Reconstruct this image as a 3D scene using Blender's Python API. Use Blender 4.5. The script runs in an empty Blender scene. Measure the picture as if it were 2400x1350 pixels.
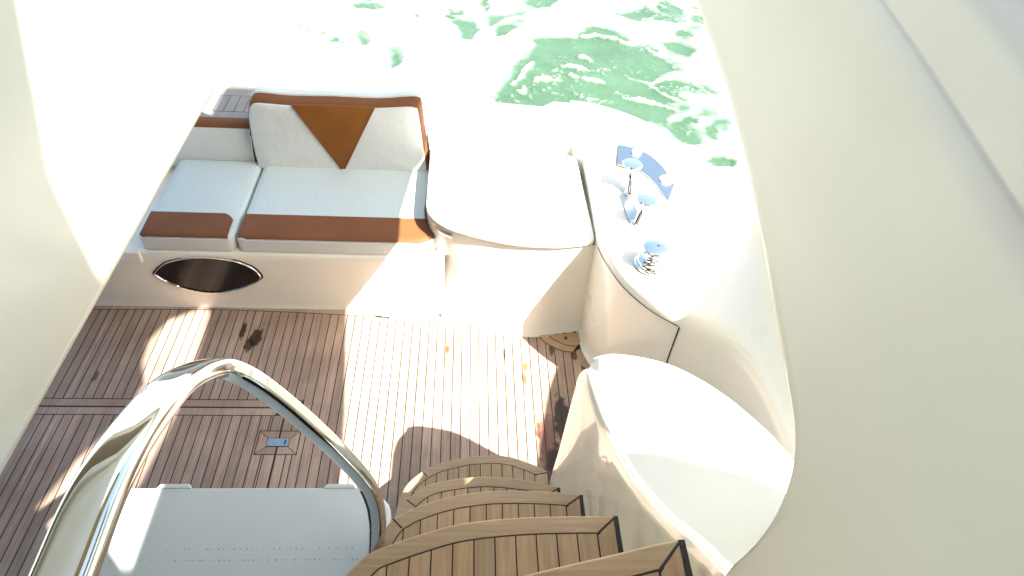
import bpy, bmesh, math, random
import numpy as np
from mathutils import Vector, Matrix
random.seed(7)

# ------------------------------------------------------------ camera, sky, sun
CH = 3.1022
F = 1620.0
PITCH, ROLL, YAW = (math.radians(a) for a in (43.7775, 5.1973, 5.8218))
_f = np.array([math.sin(YAW)*math.cos(PITCH), math.cos(YAW)*math.cos(PITCH), -math.sin(PITCH)])
_r0 = np.array([math.cos(YAW), -math.sin(YAW), 0.0])
_u0 = np.cross(_r0, _f)
_r = _r0*math.cos(ROLL) + _u0*math.sin(ROLL)
_u = -_r0*math.sin(ROLL) + _u0*math.cos(ROLL)
_O = np.array([0, 0, CH])
S = bpy.context.scene
cd = bpy.data.cameras.new("camera")
cam = bpy.data.objects.new("camera", cd)
S.collection.objects.link(cam)
M4 = Matrix([[_r[i], _u[i], -_f[i], _O[i]] for i in range(3)] + [[0, 0, 0, 1]])
cam.matrix_world = M4
cd.sensor_width = 36.0
cd.lens = 36.0*F/2400.0
cd.clip_end = 3000
cd.clip_start = 0.02
S.camera = cam

SUN = Vector((0.66, -0.42, 1.0)).normalized()
w = bpy.data.worlds.new("World"); S.world = w; w.use_nodes = True
nt = w.node_tree; nt.nodes.clear()
sky = nt.nodes.new('ShaderNodeTexSky'); sky.sky_type = 'NISHITA'; sky.sun_disc = False
sky.sun_elevation = math.asin(SUN.z)
sky.sun_rotation = math.atan2(SUN.x, SUN.y)
sky.air_density = 1.3; sky.dust_density = 3.0; sky.ozone_density = 0.4
bg = nt.nodes.new('ShaderNodeBackground'); bg.inputs[1].default_value = 0.095
wo = nt.nodes.new('ShaderNodeOutputWorld')
sm_ = nt.nodes.new('ShaderNodeMix'); sm_.data_type = 'RGBA'; sm_.blend_type = 'MULTIPLY'; sm_.inputs[0].default_value = 1.0; sm_.inputs[7].default_value = (1.0, 1.0, .93, 1)
nt.links.new(sky.outputs[0], sm_.inputs[6]); nt.links.new(sm_.outputs[2], bg.inputs[0]); nt.links.new(bg.outputs[0], wo.inputs[0])
sl = bpy.data.lights.new("sun", 'SUN'); sl.energy = 5.0; sl.angle = math.radians(0.5); sl.color = (1.0, 0.95, 0.86)
so = bpy.data.objects.new("sun", sl); S.collection.objects.link(so)
so.rotation_euler = SUN.to_track_quat('Z', 'Y').to_euler(); so.location = (5, -3, 9)
S.view_settings.view_transform = 'Standard'; S.view_settings.look = 'None'
S.view_settings.exposure = 2.27; S.view_settings.gamma = 1.0
try:
    S.cycles.max_bounces = 14; S.cycles.diffuse_bounces = 10; S.cycles.caustics_reflective = False
except Exception: pass

# ------------------------------------------------------------ measuring helpers
def ray(x, y): return (x-1200)/F*_r - (y-675)/F*_u + _f
def atz(x, y, z):            # point of the photograph lying at height z
    d = ray(x, y); p = _O + d*(z-CH)/d[2]; return float(p[0]), float(p[1])
def aty(x, y, yy):
    d = ray(x, y); p = _O + d*yy/d[1]; return tuple(float(v) for v in p)
def atd(x, y, dep): return tuple(float(v) for v in (_O + ray(x, y)*dep))

# ------------------------------------------------------------ materials
MATS = {}
class N:
    def __init__(s, name):
        s.m = bpy.data.materials.new(name); s.m.use_nodes = True
        s.t = s.m.node_tree; s.p = s.t.nodes['Principled BSDF']; MATS[name] = s.m
    def n(s, typ, **kw):
        o = s.t.nodes.new(typ)
        for k, v in kw.items(): setattr(o, k, v)
        return o
    def l(s, a, b): s.t.links.new(a, b)
    def set(s, **kw):
        for k, v in kw.items():
            s.p.inputs[k.replace('_', ' ')].default_value = v
    def co(s, scale=(1, 1, 1)):
        c = s.n('ShaderNodeTexCoord'); mp = s.n('ShaderNodeMapping'); mp.inputs['Scale'].default_value = scale
        s.l(c.outputs['Object'], mp.inputs['Vector']); return mp.outputs[0]
    def noise(s, vec, sc, det=4, rough=.55, dist=0):
        o = s.n('ShaderNodeTexNoise'); o.inputs['Scale'].default_value = sc; o.inputs['Detail'].default_value = det
        o.inputs['Roughness'].default_value = rough; o.inputs['Distortion'].default_value = dist
        s.l(vec, o.inputs['Vector']); return o.outputs['Fac']
    def ramp(s, fac, a, b):
        o = s.n('ShaderNodeValToRGB'); e = o.color_ramp.elements
        e[0].position, e[0].color = a[0], (*a[1], 1); e[1].position, e[1].color = b[0], (*b[1], 1)
        s.l(fac, o.inputs[0]); return o.outputs[0]
    def mix(s, fac, a, b, mode='MIX'):
        o = s.n('ShaderNodeMix', data_type='RGBA', blend_type=mode)
        if isinstance(fac, (int, float)): o.inputs[0].default_value = fac
        else: s.l(fac, o.inputs[0])
        for v, i in ((a, 6), (b, 7)):
            if isinstance(v, tuple): o.inputs[i].default_value = (*v, 1)
            else: s.l(v, o.inputs[i])
        return o.outputs[2]
    def bump(s, h, strength=.2, dist=.002):
        o = s.n('ShaderNodeBump'); o.inputs['Strength'].default_value = strength; o.inputs['Distance'].default_value = dist
        s.l(h, o.inputs['Height']); s.l(o.outputs[0], s.p.inputs['Normal'])

def gelcoat(name, c1, c2, rough=.3, coat=.6, coatr=.06):
    g = N(name); v = g.co()
    n1 = g.noise(v, 2.3, 5)
    g.l(g.ramp(n1, (.35, c1), (.7, c2)), g.p.inputs['Base Color'])
    g.l(g.ramp(g.noise(v, 3, 3), (.3, (rough-.03,)*3), (.75, (rough+.04,)*3)), g.p.inputs['Roughness'])
    g.set(Coat_Weight=coat, Coat_Roughness=coatr)
    n2 = g.noise(v, 1.4, 1, .4); g.bump(n2, .05, .01)
    return g.m
gelcoat('gelcoat', (.86, .82, .73), (.88, .85, .77))
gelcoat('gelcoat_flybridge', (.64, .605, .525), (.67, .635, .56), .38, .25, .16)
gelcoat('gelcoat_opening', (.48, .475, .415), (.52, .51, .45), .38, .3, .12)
gelcoat('gelcoat_cap', (.66, .645, .60), (.71, .695, .65), .55, 0, .25)
gelcoat('offscreen_tan', (.15, .105, .045), (.20, .145, .07), .8, 0, .3)  # for unseen overhead parts; tan gives the rail a brown reflection
gelcoat('gelcoat_bright', (.80, .78, .72), (.84, .82, .77), .3, .6, .08)
gelcoat('gelcoat_mirror', (.80, .765, .67), (.84, .80, .71), .22, 1.0, .015)
gelcoat('bar_top', (.70, .745, .72), (.74, .785, .765), .4, .25, .12)

def teak(name, ca, cb, grain=(60, 2.2, 60), wet=None, wear=.36, spots=False):
    g = N(name); v = g.co(grain)
    n1 = g.noise(v, 1.6, 6, .62, .25); n2 = g.noise(g.co((1, 1, 1)), 3.2, 5, .6)
    base = g.ramp(n1, (.3, ca), (.72, cb))
    dark = g.ramp(n2, (.3, (.62, .56, .52)), (.7, (1.08, 1.06, 1.04)))
    col = g.mix(wear*2, base, dark, 'MULTIPLY')
    at = g.n('ShaderNodeAttribute', attribute_name='tint')
    col = g.mix(1.0, col, at.outputs['Color'], 'MULTIPLY')
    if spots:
        # wet and oil stained patches, placed singly; dark ones by the stairs include painted shade
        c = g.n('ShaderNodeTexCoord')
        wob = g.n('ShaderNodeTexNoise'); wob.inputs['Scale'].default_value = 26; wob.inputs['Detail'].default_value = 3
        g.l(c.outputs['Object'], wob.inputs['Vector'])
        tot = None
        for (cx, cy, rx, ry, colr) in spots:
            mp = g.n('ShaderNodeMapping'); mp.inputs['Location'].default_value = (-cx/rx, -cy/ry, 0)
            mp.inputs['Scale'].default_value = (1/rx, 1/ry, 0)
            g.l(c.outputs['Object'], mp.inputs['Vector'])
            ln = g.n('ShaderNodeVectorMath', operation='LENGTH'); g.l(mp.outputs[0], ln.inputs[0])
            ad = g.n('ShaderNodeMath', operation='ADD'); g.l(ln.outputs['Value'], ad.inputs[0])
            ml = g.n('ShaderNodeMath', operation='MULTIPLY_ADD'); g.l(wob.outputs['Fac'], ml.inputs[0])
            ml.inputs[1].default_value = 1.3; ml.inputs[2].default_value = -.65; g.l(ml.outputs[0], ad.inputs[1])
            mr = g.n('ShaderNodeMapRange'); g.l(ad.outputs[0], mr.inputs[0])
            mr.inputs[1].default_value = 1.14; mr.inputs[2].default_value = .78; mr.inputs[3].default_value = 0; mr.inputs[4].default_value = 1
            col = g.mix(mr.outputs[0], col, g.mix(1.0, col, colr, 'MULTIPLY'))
    g.l(col, g.p.inputs['Base Color']); g.set(Roughness=.62)
    g.bump(n1, .25, .0015)
    return g.m
SP = []
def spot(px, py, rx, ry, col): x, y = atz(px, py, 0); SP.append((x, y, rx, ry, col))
spot(600, 790, .034, .075, (.16, .12, .10)); spot(583, 808, .028, .05, (.2, .15, .13)); spot(570, 775, .016, .07, (.16, .12, .10))
spot(1049, 820, .013, .032, (.72, .36, .18)); spot(1108, 764, .012, .02, (.8, .55, .38)); spot(1182, 828, .007, .055, (.22, .2, .18))
spot(1193, 822, .008, .012, (.6, .5, .42)); spot(1231, 860, .02, .033, (.72, .38, .22)); spot(1229, 888, .016, .034, (.72, .38, .22))
spot(1292, 820, .014, .05, (.25, .22, .18)); spot(1318, 985, .045, .17, (.16, .14, .15)); spot(1285, 1040, .055, .20, (.58, .40, .36)); spot(1305, 1100, .05, .15, (.2, .16, .16))  # the dark patches here are wet teak with shade painted in
spot(225, 880, .012, .04, (.4, .35, .3)); spot(1345, 830, .02, .05, (.3, .25, .2)); spot(1262, 1010, .012, .05, (.5, .35, .25))
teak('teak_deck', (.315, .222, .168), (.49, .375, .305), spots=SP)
teak('teak_tread', (.38, .235, .125), (.56, .385, .22), (55, 3, 55), wear=.15)
teak('teak_margin', (.40, .265, .15), (.55, .39, .24), (2.5, 60, 60), wear=.15)
teak('teak_grate', (.42, .27, .15), (.52, .36, .22), (4, 40, 40), wear=.2)
teak('teak_grey', (.26, .24, .225), (.37, .345, .325), (60, 4, 60), wear=.2)
g = N('caulk'); g.set(Base_Color=(.018, .014, .012, 1), Roughness=.6)
g.bump(g.noise(g.co(), 60, 3), .3, .001)

g = N('fabric_white'); v = g.co(); n = g.noise(v, 420, 2); n2 = g.noise(v, 3, 3); n3 = g.noise(v, 14, 3)
g.l(g.ramp(n2, (.3, (.60, .615, .60)), (.7, (.66, .675, .66))), g.p.inputs['Base Color']); g.set(Roughness=.55)
mm = g.n('ShaderNodeMath', operation='ADD'); g.l(n, mm.inputs[0])
m2 = g.n('ShaderNodeMath', operation='MULTIPLY'); m2.inputs[1].default_value = 4; g.l(n3, m2.inputs[0]); g.l(m2.outputs[0], mm.inputs[1]); g.bump(mm.outputs[0], .35, .0035)
g = N('fabric_perforated'); v = g.co(); vo = g.n('ShaderNodeTexVoronoi'); vo.inputs['Scale'].default_value = 26; vo.inputs['Randomness'].default_value = .25
g.l(v, vo.inputs['Vector'])
g.l(g.mix(g.ramp(vo.outputs['Distance'], (.10, (1, 1, 1)), (.34, (0, 0, 0))), (.56, .635, .63), (.525, .605, .60)), g.p.inputs['Base Color']); g.set(Roughness=.5)
g.bump(g.noise(v, 12, 3), .4, .006)
g = N('leather_tan'); v = g.co(); n = g.noise(v, 300, 3); n2 = g.noise(v, 4, 4)
g.l(g.ramp(n2, (.3, (.19, .066, .012)), (.7, (.23, .085, .018))), g.p.inputs['Base Color']); g.set(Roughness=.6, Specular_IOR_Level=.2)
g.bump(n, .25, .001)
g = N('leather_brown'); v = g.co(); n = g.noise(v, 300, 3); n2 = g.noise(v, 4, 4)
g.l(g.ramp(n2, (.3, (.165, .060, .022)), (.7, (.205, .080, .030))), g.p.inputs['Base Color']); g.set(Roughness=.6, Specular_IOR_Level=.25)
g.bump(n, .25, .001)
g = N('steel'); v = g.co(); n = g.noise(v, 5, 3)
g.l(g.ramp(n, (.3, (.76, .77, .76)), (.7, (.84, .85, .84))), g.p.inputs['Base Color']); g.set(Metallic=1.0)
g.l(g.ramp(g.noise(v, 30, 4), (.3, (.04,)*3), (.8, (.10,)*3)), g.p.inputs['Roughness'])
g.bump(g.noise(v, 3, 1), .1, .01)
g = N('steel_satin'); v = g.co((1, 30, 1)); g.l(g.ramp(g.noise(v, 20, 3), (.3, (.42, .46, .48)), (.7, (.54, .58, .60))), g.p.inputs['Base Color']); g.set(Metallic=1.0, Roughness=.28)
g = N('dark_glass'); v = g.co(); g.l(g.ramp(g.noise(v, 4, 3), (.3, (.012, .011, .012)), (.7, (.03, .026, .026))), g.p.inputs['Base Color']); g.set(Roughness=.14, Specular_IOR_Level=.22)
g = N('teal_glass'); g.l(g.ramp(g.noise(g.co(), 3, 2), (.3, (.06, .14, .14)), (.7, (.08, .18, .18))), g.p.inputs['Base Color']); g.set(Roughness=.15)
g = N('black_rubber'); g.set(Base_Color=(.02, .02, .02, 1), Roughness=.5); g.bump(g.noise(g.co(), 80, 2), .2, .001)
g = N('gap_dark'); g.l(g.ramp(g.noise(g.co(), 15, 2), (.3, (.10, .085, .06)), (.7, (.15, .13, .10))), g.p.inputs['Base Color']); g.set(Roughness=.8)

# ------------------------------------------------------------ mesh helpers
def link(o, parent=None):
    S.collection.objects.link(o)
    if parent: o.parent = parent
    return o
def mesh(name, V, Fc, mat, parent=None, smooth=True, angle=35, bevel=0, seg=3, solid=0, off=-1, sub=0):
    me = bpy.data.meshes.new(name); me.from_pydata([tuple(v) for v in V], [], [tuple(f) for f in Fc])
    bm = bmesh.new(); bm.from_mesh(me); bmesh.ops.remove_doubles(bm, verts=bm.verts, dist=1e-5)
    bmesh.ops.recalc_face_normals(bm, faces=bm.faces) if not solid else None
    bm.to_mesh(me); bm.free()
    me.materials.append(MATS[mat])
    o = bpy.data.objects.new(name, me); link(o, parent)
    if smooth:
        me.polygons.foreach_set('use_smooth', [True]*len(me.polygons))
        if not solid and not bevel: me.set_sharp_from_angle(angle=math.radians(angle))
    if solid:
        m = o.modifiers.new('s', 'SOLIDIFY'); m.thickness = solid; m.offset = off
    if sub:
        m = o.modifiers.new('u', 'SUBSURF'); m.levels = sub; m.render_levels = sub
    if bevel:
        m = o.modifiers.new('b', 'BEVEL'); m.width = bevel; m.segments = seg; m.limit_method = 'ANGLE'; m.angle_limit = math.radians(30); m.harden_normals = True
    return o
def thing(name, label, cat, loc=(0, 0, 0), group=None):
    o = bpy.data.objects.new(name, None); link(o); o.location = loc; o.empty_display_size = .1
    tag(o, label, cat, group); return o
def tag(o, label, cat, group=None):
    o['label'] = label; o['category'] = cat
    if group: o['group'] = group
    return o
def fix(parent, *objs):       # children are modelled in world coordinates: keep them there
    bpy.context.view_layer.update()
    for o in objs: o.matrix_parent_inverse = parent.matrix_world.inverted()
def prism_vf(poly, z0, z1, zf=None):
    n = len(poly); V = [(x, y, z0) for x, y in poly] + [(x, y, (zf(x, y) if zf else z1)) for x, y in poly]
    return V, [tuple(range(n))[::-1], tuple(range(n, 2*n))] + [(i, (i+1) % n, n+(i+1) % n, n+i) for i in range(n)]
def prism(name, poly, z0, z1, mat, parent=None, bevel=0, seg=3, **k):
    V, Fc = prism_vf(poly, z0, z1); return mesh(name, V, Fc, mat, parent, bevel=bevel, seg=seg, **k)
def loft(rows, closed=False):
    n = len(rows[0]); V = [p for r in rows for p in r]; Fc = []
    for i in range(len(rows)-1):
        for j in range(n if closed else n-1):
            k = (j+1) % n; Fc.append((i*n+j, i*n+k, (i+1)*n+k, (i+1)*n+j))
    return V, Fc
def spline(P, n, closed=False):
    P = [Vector(p) for p in P]; out = []; m = len(P); segs = m if closed else m-1
    for i in range(segs):
        if closed: a, b, c, d = P[i-1], P[i], P[(i+1) % m], P[(i+2) % m]
        else: a, b, c, d = P[max(i-1, 0)], P[i], P[i+1], P[min(i+2, m-1)]
        for k in range(n):
            t = k/n
            out.append(.5*((2*b)+(c-a)*t+(2*a-5*b+4*c-d)*t*t+(3*b-a-3*c+d)*t**3))
    if not closed: out.append(P[-1])
    return out
def sp2(P, n, closed=False): return [(v.x, v.y) for v in spline([(*p, 0) for p in P], n, closed)]
def sweep(path, a, b, up=(0, 0, 1), seg=20, sq=2.0, caps=True, scales=None):
    rows = []
    for i, p in enumerate(path):
        t = (path[min(i+1, len(path)-1)]-path[max(i-1, 0)]).normalized()
        wv = t.cross(Vector(up)).normalized(); nv = wv.cross(t).normalized(); s = scales[i] if scales else 1
        ring = []
        for k in range(seg):
            th = 2*math.pi*k/seg; c, sn = math.cos(th), math.sin(th)
            c = math.copysign(abs(c)**(2/sq), c); sn = math.copysign(abs(sn)**(2/sq), sn)
            ring.append(tuple(p + wv*(a*c*s) + nv*(b*sn*s)))
        rows.append(ring)
    V, Fc = loft(rows, True)
    if caps: Fc += [tuple(range(seg))[::-1], tuple(range(len(V)-seg, len(V)))]
    return V, Fc
def sweep2(path, a, b, w0, seg=32, sq=2.4, sc=None):
    rows = []; wv = Vector(w0); a0, b0 = a, b
    for i, p in enumerate(path):
        k_ = sc(i/(len(path)-1)) if sc else 1; a, b = a0*k_, b0*(.5+.5*k_)
        t = (path[min(i+1, len(path)-1)]-path[max(i-1, 0)]).normalized()
        wv = (wv - t*wv.dot(t)).normalized(); nv = wv.cross(t).normalized(); ring = []
        for k in range(seg):
            th = 2*math.pi*k/seg; c, sn = math.cos(th), math.sin(th)
            c = math.copysign(abs(c)**(2/sq), c); sn = math.copysign(abs(sn)**(2/sq), sn); ring.append(tuple(p + wv*(a*c) + nv*(b*sn)))
        rows.append(ring)
    V, Fc = loft(rows, True); Fc += [tuple(range(seg))[::-1], tuple(range(len(V)-seg, len(V)))]
    return V, Fc
def lathe(prof, c, axis=(0, 0, 1), seg=40, sx=1, sy=1):
    q = Vector((0, 0, 1)).rotation_difference(Vector(axis).normalized()); rows = []
    for r, z in prof:
        rows.append([tuple(Vector(c) + q @ Vector((r*sx*math.cos(2*math.pi*k/seg), r*sy*math.sin(2*math.pi*k/seg), z))) for k in range(seg)])
    V, Fc = loft(rows, True)
    Fc += [tuple(range(seg))[::-1], tuple(range(len(V)-seg, len(V)))]
    return V, Fc
def box_vf(x0, x1, y0, y1, z0, z1): return prism_vf([(x0, y0), (x1, y0), (x1, y1), (x0, y1)], z0, z1)
def join(*vf):
    V, Fc = [], []
    for v, f in vf: n = len(V); V += list(v); Fc += [tuple(i+n for i in q) for q in f]
    return V, Fc
def squeeze(poly, d):         # scale an outline about its middle so that it comes in by about d on every side
    x0, x1 = min(p[0] for p in poly), max(p[0] for p in poly); y0, y1 = min(p[1] for p in poly), max(p[1] for p in poly)
    cx, cy = (x0+x1)/2, (y0+y1)/2
    return [(cx+(x-cx)*(1-2*d/(x1-x0)), cy+(y-cy)*(1-2*d/(y1-y0))) for x, y in poly]
def inset(poly, d):           # offset a counter-clockwise polygon inwards
    n = len(poly); out = []
    for i in range(n):
        p0, p1, p2 = Vector(poly[i-1]), Vector(poly[i]), Vector(poly[(i+1) % n])
        a = (p1-p0).normalized(); b = (p2-p1).normalized()
        na, nb = Vector((-a.y, a.x)), Vector((-b.y, b.x)); m = na+nb
        if m.length < 1e-6: m = na
        m = m.normalized(); out.append(tuple(p1 + m*(d/max(.35, m.dot(na)))))
    return out
def tinted(o, groups, spread=.1, warm=.04):   # one tint per plank
    me = o.data; at = me.color_attributes.new('tint', 'FLOAT_COLOR', 'CORNER')
    for p in me.polygons:
        gid = groups[p.index] if groups else 0
        rnd = random.Random(gid*7919+13); k = 1-spread+2*spread*rnd.random(); h = warm*(rnd.random()-.5)
        for li in p.loop_indices: at.data[li].color = (k*(1+h), k, k*(1-h), 1)
    return o
def flat(name, polys, z, mat, parent=None, spread=.1):     # planks as flat sheets, one tint each
    V, Fc = [], []
    for pl in polys:
        n = len(V); V += [(x, y, z) for x, y in pl]; Fc.append(tuple(range(n, n+len(pl))))
    me = bpy.data.meshes.new(name); me.from_pydata(V, [], Fc); me.materials.append(MATS[mat])
    o = bpy.data.objects.new(name, me); link(o, parent)
    for p in me.polygons:
        if p.normal.z < 0: p.flip()
    tinted(o, list(range(len(polys))), spread); return o

# ------------------------------------------------------------ the sea
WZ = -1.2
def fbm(x, y, oct=5, seed=0, pers=.55):
    rs = np.random.RandomState(seed); tot = 0; amp = 1; nrm = 0
    for o in range(oct):
        G = rs.rand(256, 256); fx = x*2**o + rs.rand()*99; fy = y*2**o + rs.rand()*99
        ix = np.floor(fx).astype(int); iy = np.floor(fy).astype(int); tx = fx-ix; ty = fy-iy
        tx = tx*tx*(3-2*tx); ty = ty*ty*(3-2*ty); a = lambda i, j: G[(ix+i) % 256, (iy+j) % 256]
        tot = tot + amp*((a(0, 0)*(1-tx)+a(1, 0)*tx)*(1-ty)+(a(0, 1)*(1-tx)+a(1, 1)*tx)*ty); nrm += amp; amp *= pers
    return tot/nrm
def polydist(px, py, poly):      # signed distance, positive inside
    d = np.full(px.shape, 1e9); ins = np.zeros(px.shape, bool); n = len(poly)
    for i in range(n):
        ax, ay = poly[i]; bx, by = poly[(i+1) % n]; ex, ey = bx-ax, by-ay
        t = np.clip(((px-ax)*ex+(py-ay)*ey)/(ex*ex+ey*ey+1e-12), 0, 1)
        d = np.minimum(d, np.hypot(px-ax-t*ex, py-ay-t*ey))
        c = ((ay > py) != (by > py)) & (px < (bx-ax)*(py-ay)/(by-ay+1e-12)+ax); ins ^= c
    return np.where(ins, d, -d)
GREEN = [
 [(1150,236),(1170,200),(1195,150),(1240,112),(1256,92),(1300,90),(1350,88),(1362,67),(1385,62),(1430,72),(1470,95),(1520,120),(1560,145),(1628,155),(1612,170),(1560,182),(1640,192),(1690,214),(1684,223),(1630,226),(1600,222),(1640,250),(1570,247),(1600,270),(1560,280),(1500,300),(1440,300),(1300,300),(1160,290)],
 [(1535,10),(1560,3),(1600,25),(1606,46),(1560,48),(1530,28)], [(1440,33),(1500,22),(1518,8),(1525,62),(1490,55),(1442,42)],
 [(1540,105),(1600,103),(1632,130),(1620,152),(1570,142)], [(1225,-10),(1315,-10),(1292,18),(1232,20)], [(1128,-10),(1152,-10),(1148,20),(1130,38)],
 [(1150,75),(1165,58),(1215,50),(1222,70),(1180,96),(1150,92)], [(1572,285),(1605,283),(1622,300),(1655,335),(1615,342),(1590,327),(1565,300)],
 [(1650,374),(1668,360),(1720,374),(1728,392),(1690,395),(1660,390)], [(1678,303),(1697,266),(1707,304)], [(1638,250),(1665,257),(1682,272),(1648,269)],
 [(1724,411),(1737,418),(1733,428)], [(1692,424),(1702,432),(1698,438)], [(1712,463),(1730,454),(1738,470),(1716,471)], [(1612,16),(1634,14),(1637,30),(1618,26)], [(1616,40),(1640,40),(1642,52),(1622,52)],
 [(1062,50),(1100,48),(1122,70),(1108,96),(1075,92)], [(1126,60),(1140,30),(1200,35),(1225,20),(1230,30),(1190,45),(1160,58),(1140,75)], [(830,70),(860,60),(880,95),(850,110)], [(900,110),(945,100),(950,150),(915,165)]]
STREAK = [[(1370,86),(1420,90),(1460,108),(1500,112),(1550,140),(1580,158),(1620,166)], [(1320,160),(1350,165),(1400,172)], [(1330,185),(1370,193),(1410,203)],
 [(1465,180),(1490,192),(1525,200),(1540,212),(1560,226),(1600,240),(1640,244)], [(1440,72),(1480,66),(1520,82),(1545,88)], [(1440,222),(1470,232),(1500,232),(1540,248),(1590,268)],
 [(1580,178),(1620,196),(1650,214),(1668,222)], [(1525,200),(1560,192),(1600,178),(1625,172)], [(1195,200),(1215,185),(1235,160),(1240,150)], [(1250,190),(1280,195),(1305,197)], [(1360,138),(1385,148)], [(1205,215),(1220,222),(1222,205)]]
def water_mesh():
    x0, x1, y0, y1, st = -7.6, 5.2, 3.0, 13.0, .026
    xs = np.arange(x0, x1, st); ys = np.arange(y0, y1, st); X, Y = np.meshgrid(xs, ys)
    wx = X + .16*(fbm(X*2.2, Y*2.2, 4, 3)-.5) + .10*(fbm(X*9, Y*9, 3, 5)-.5)
    wy = Y + .16*(fbm(X*2.2, Y*2.2, 4, 4)-.5) + .10*(fbm(X*9, Y*9, 3, 6)-.5)
    green = np.full(X.shape, -9.)
    for pl in GREEN: green = np.maximum(green, polydist(wx, wy, [atz(a, b, WZ) for a, b in pl]))
    gm = np.clip(.5 + green/(.06+.5*fbm(X*1.7, Y*1.7, 3, 61)**2), 0, 1)
    fo = 1-gm
    for s in STREAK:
        P = [atz(a, b, WZ) for a, b in s]; d = np.full(X.shape, 9.)
        for (ax, ay), (bx, by) in zip(P[:-1], P[1:]):
            ex, ey = bx-ax, by-ay; t = np.clip(((wx-ax)*ex+(wy-ay)*ey)/(ex*ex+ey*ey), 0, 1); d = np.minimum(d, np.hypot(wx-ax-t*ex, wy-ay-t*ey))
        nn = fbm(X*7, Y*7, 4, 11); fo = np.maximum(fo, np.clip(1.15-d/(.012+.05*nn), 0, 1)*np.clip(2.6*nn-.45, 0, 1))
    # lacy threads of foam inside the green, and thin milky gaps in the foam sheet
    n = fbm(X*2.6+.4*Y, Y*4.2, 5, 21); thread = np.clip(1-np.abs(n-.5)/.018, 0, 1)*np.clip(fbm(X*3, Y*3, 3, 22)*3-1.35, 0, 1)
    fo = np.maximum(fo, thread*.75)
    speck = np.clip((fbm(X*16, Y*16, 3, 31)-.68)*9, 0, 1)*np.clip(fbm(X*2, Y*2, 2, 32)*3-1.2, 0, 1); fo = np.maximum(fo, speck*.45)
    milk = np.clip((fbm(X*1.1+.5*Y, Y*1.1, 5, 41, .64)-.47)*4.2, 0, 1)*np.clip(.7+.12*(X+4.0), .55, 1)
    fo = fo - (1-gm)*milk*1.25*np.clip(fbm(X*5, Y*5, 4, 42)*2.4-.55, 0, 1)
    fo = np.clip(fo, 0, 1)
    swell = .16*(fbm(X*.5, Y*.5, 3, 51)-.5)
    hgt = WZ + swell + fo*.05 + .10*(fbm(X*2.4, Y*2.4, 6, 52, .6)-.5)*(.35+.65*fo)
    edge = np.minimum(np.minimum(X-x0, x1-X), np.minimum(Y-y0, y1-Y)); k = np.clip(edge/.5, 0, 1)
    hgt = WZ-.02 + (hgt-WZ+.02)*k
    ny, nx = X.shape
    V = np.stack([X, Y, hgt], -1).reshape(-1, 3); idx = np.arange(nx*ny).reshape(ny, nx)
    Q = np.stack([idx[:-1, :-1], idx[:-1, 1:], idx[1:, 1:], idx[1:, :-1]], -1).reshape(-1, 4)
    V = [tuple(v) for v in V.tolist()]; Fc = Q.tolist(); A = fo.reshape(-1).tolist()
    # far water, one sheet to the horizon, around the fine patch
    R = 1500; b = len(V)
    V += [(x0, y0, WZ-.02), (x1, y0, WZ-.02), (x1, y1, WZ-.02), (x0, y1, WZ-.02), (-R, -R, WZ-.02), (R, -R, WZ-.02), (R, R, WZ-.02), (-R, R, WZ-.02)]
    A += [.7, .7, .7, .7, 0, 0, 0, 0]
    for i in range(4): Fc.append([b+i, b+4+i, b+4+(i+1) % 4, b+(i+1) % 4])
    me = bpy.data.meshes.new('water'); me.from_pydata(V, [], Fc)
    at = me.attributes.new('foam', 'FLOAT', 'POINT'); at.data.foreach_set('value', A)
    me.polygons.foreach_set('use_smooth', [True]*len(me.polygons))
    for p in me.polygons[-4:]:
        if p.normal.z < 0: p.flip()
    g = N('sea'); v = g.co()
    a = g.n('ShaderNodeAttribute', attribute_name='foam')
    n1 = g.noise(g.co((1, 1.8, 1)), 17, 5, .68, .6); n2 = g.noise(v, 1.7, 3)
    ad = g.n('ShaderNodeMath', operation='MULTIPLY_ADD'); g.l(n1, ad.inputs[0]); ad.inputs[1].default_value = .34; ad.inputs[2].default_value = -.17
    sm = g.n('ShaderNodeMath', operation='ADD'); g.l(a.outputs['Fac'], sm.inputs[0]); g.l(ad.outputs[0], sm.inputs[1])
    fac = g.n('ShaderNodeMapRange'); g.l(sm.outputs[0], fac.inputs[0]); fac.inputs[1].default_value = .05; fac.inputs[2].default_value = .98
    green = g.ramp(n2, (.3, (.037, .080, .045)), (.7, (.054, .104, .064)))
    g.l(g.mix(fac.outputs[0], green, (.31, .33, .317)), g.p.inputs['Base Color'])
    g.l(g.ramp(fac.outputs[0], (0, (.10,)*3), (1, (.75,)*3)), g.p.inputs['Roughness']); g.set(IOR=1.33)
    hh = g.n('ShaderNodeMath', operation='ADD'); g.l(n1, hh.inputs[0]); g.l(g.noise(v, 9, 4, .6), hh.inputs[1]); g.bump(hh.outputs[0], .35, .02)
    me.materials.append(g.m)
    o = bpy.data.objects.new('water', me); link(o); o['kind'] = 'structure'
water_mesh()

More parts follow.
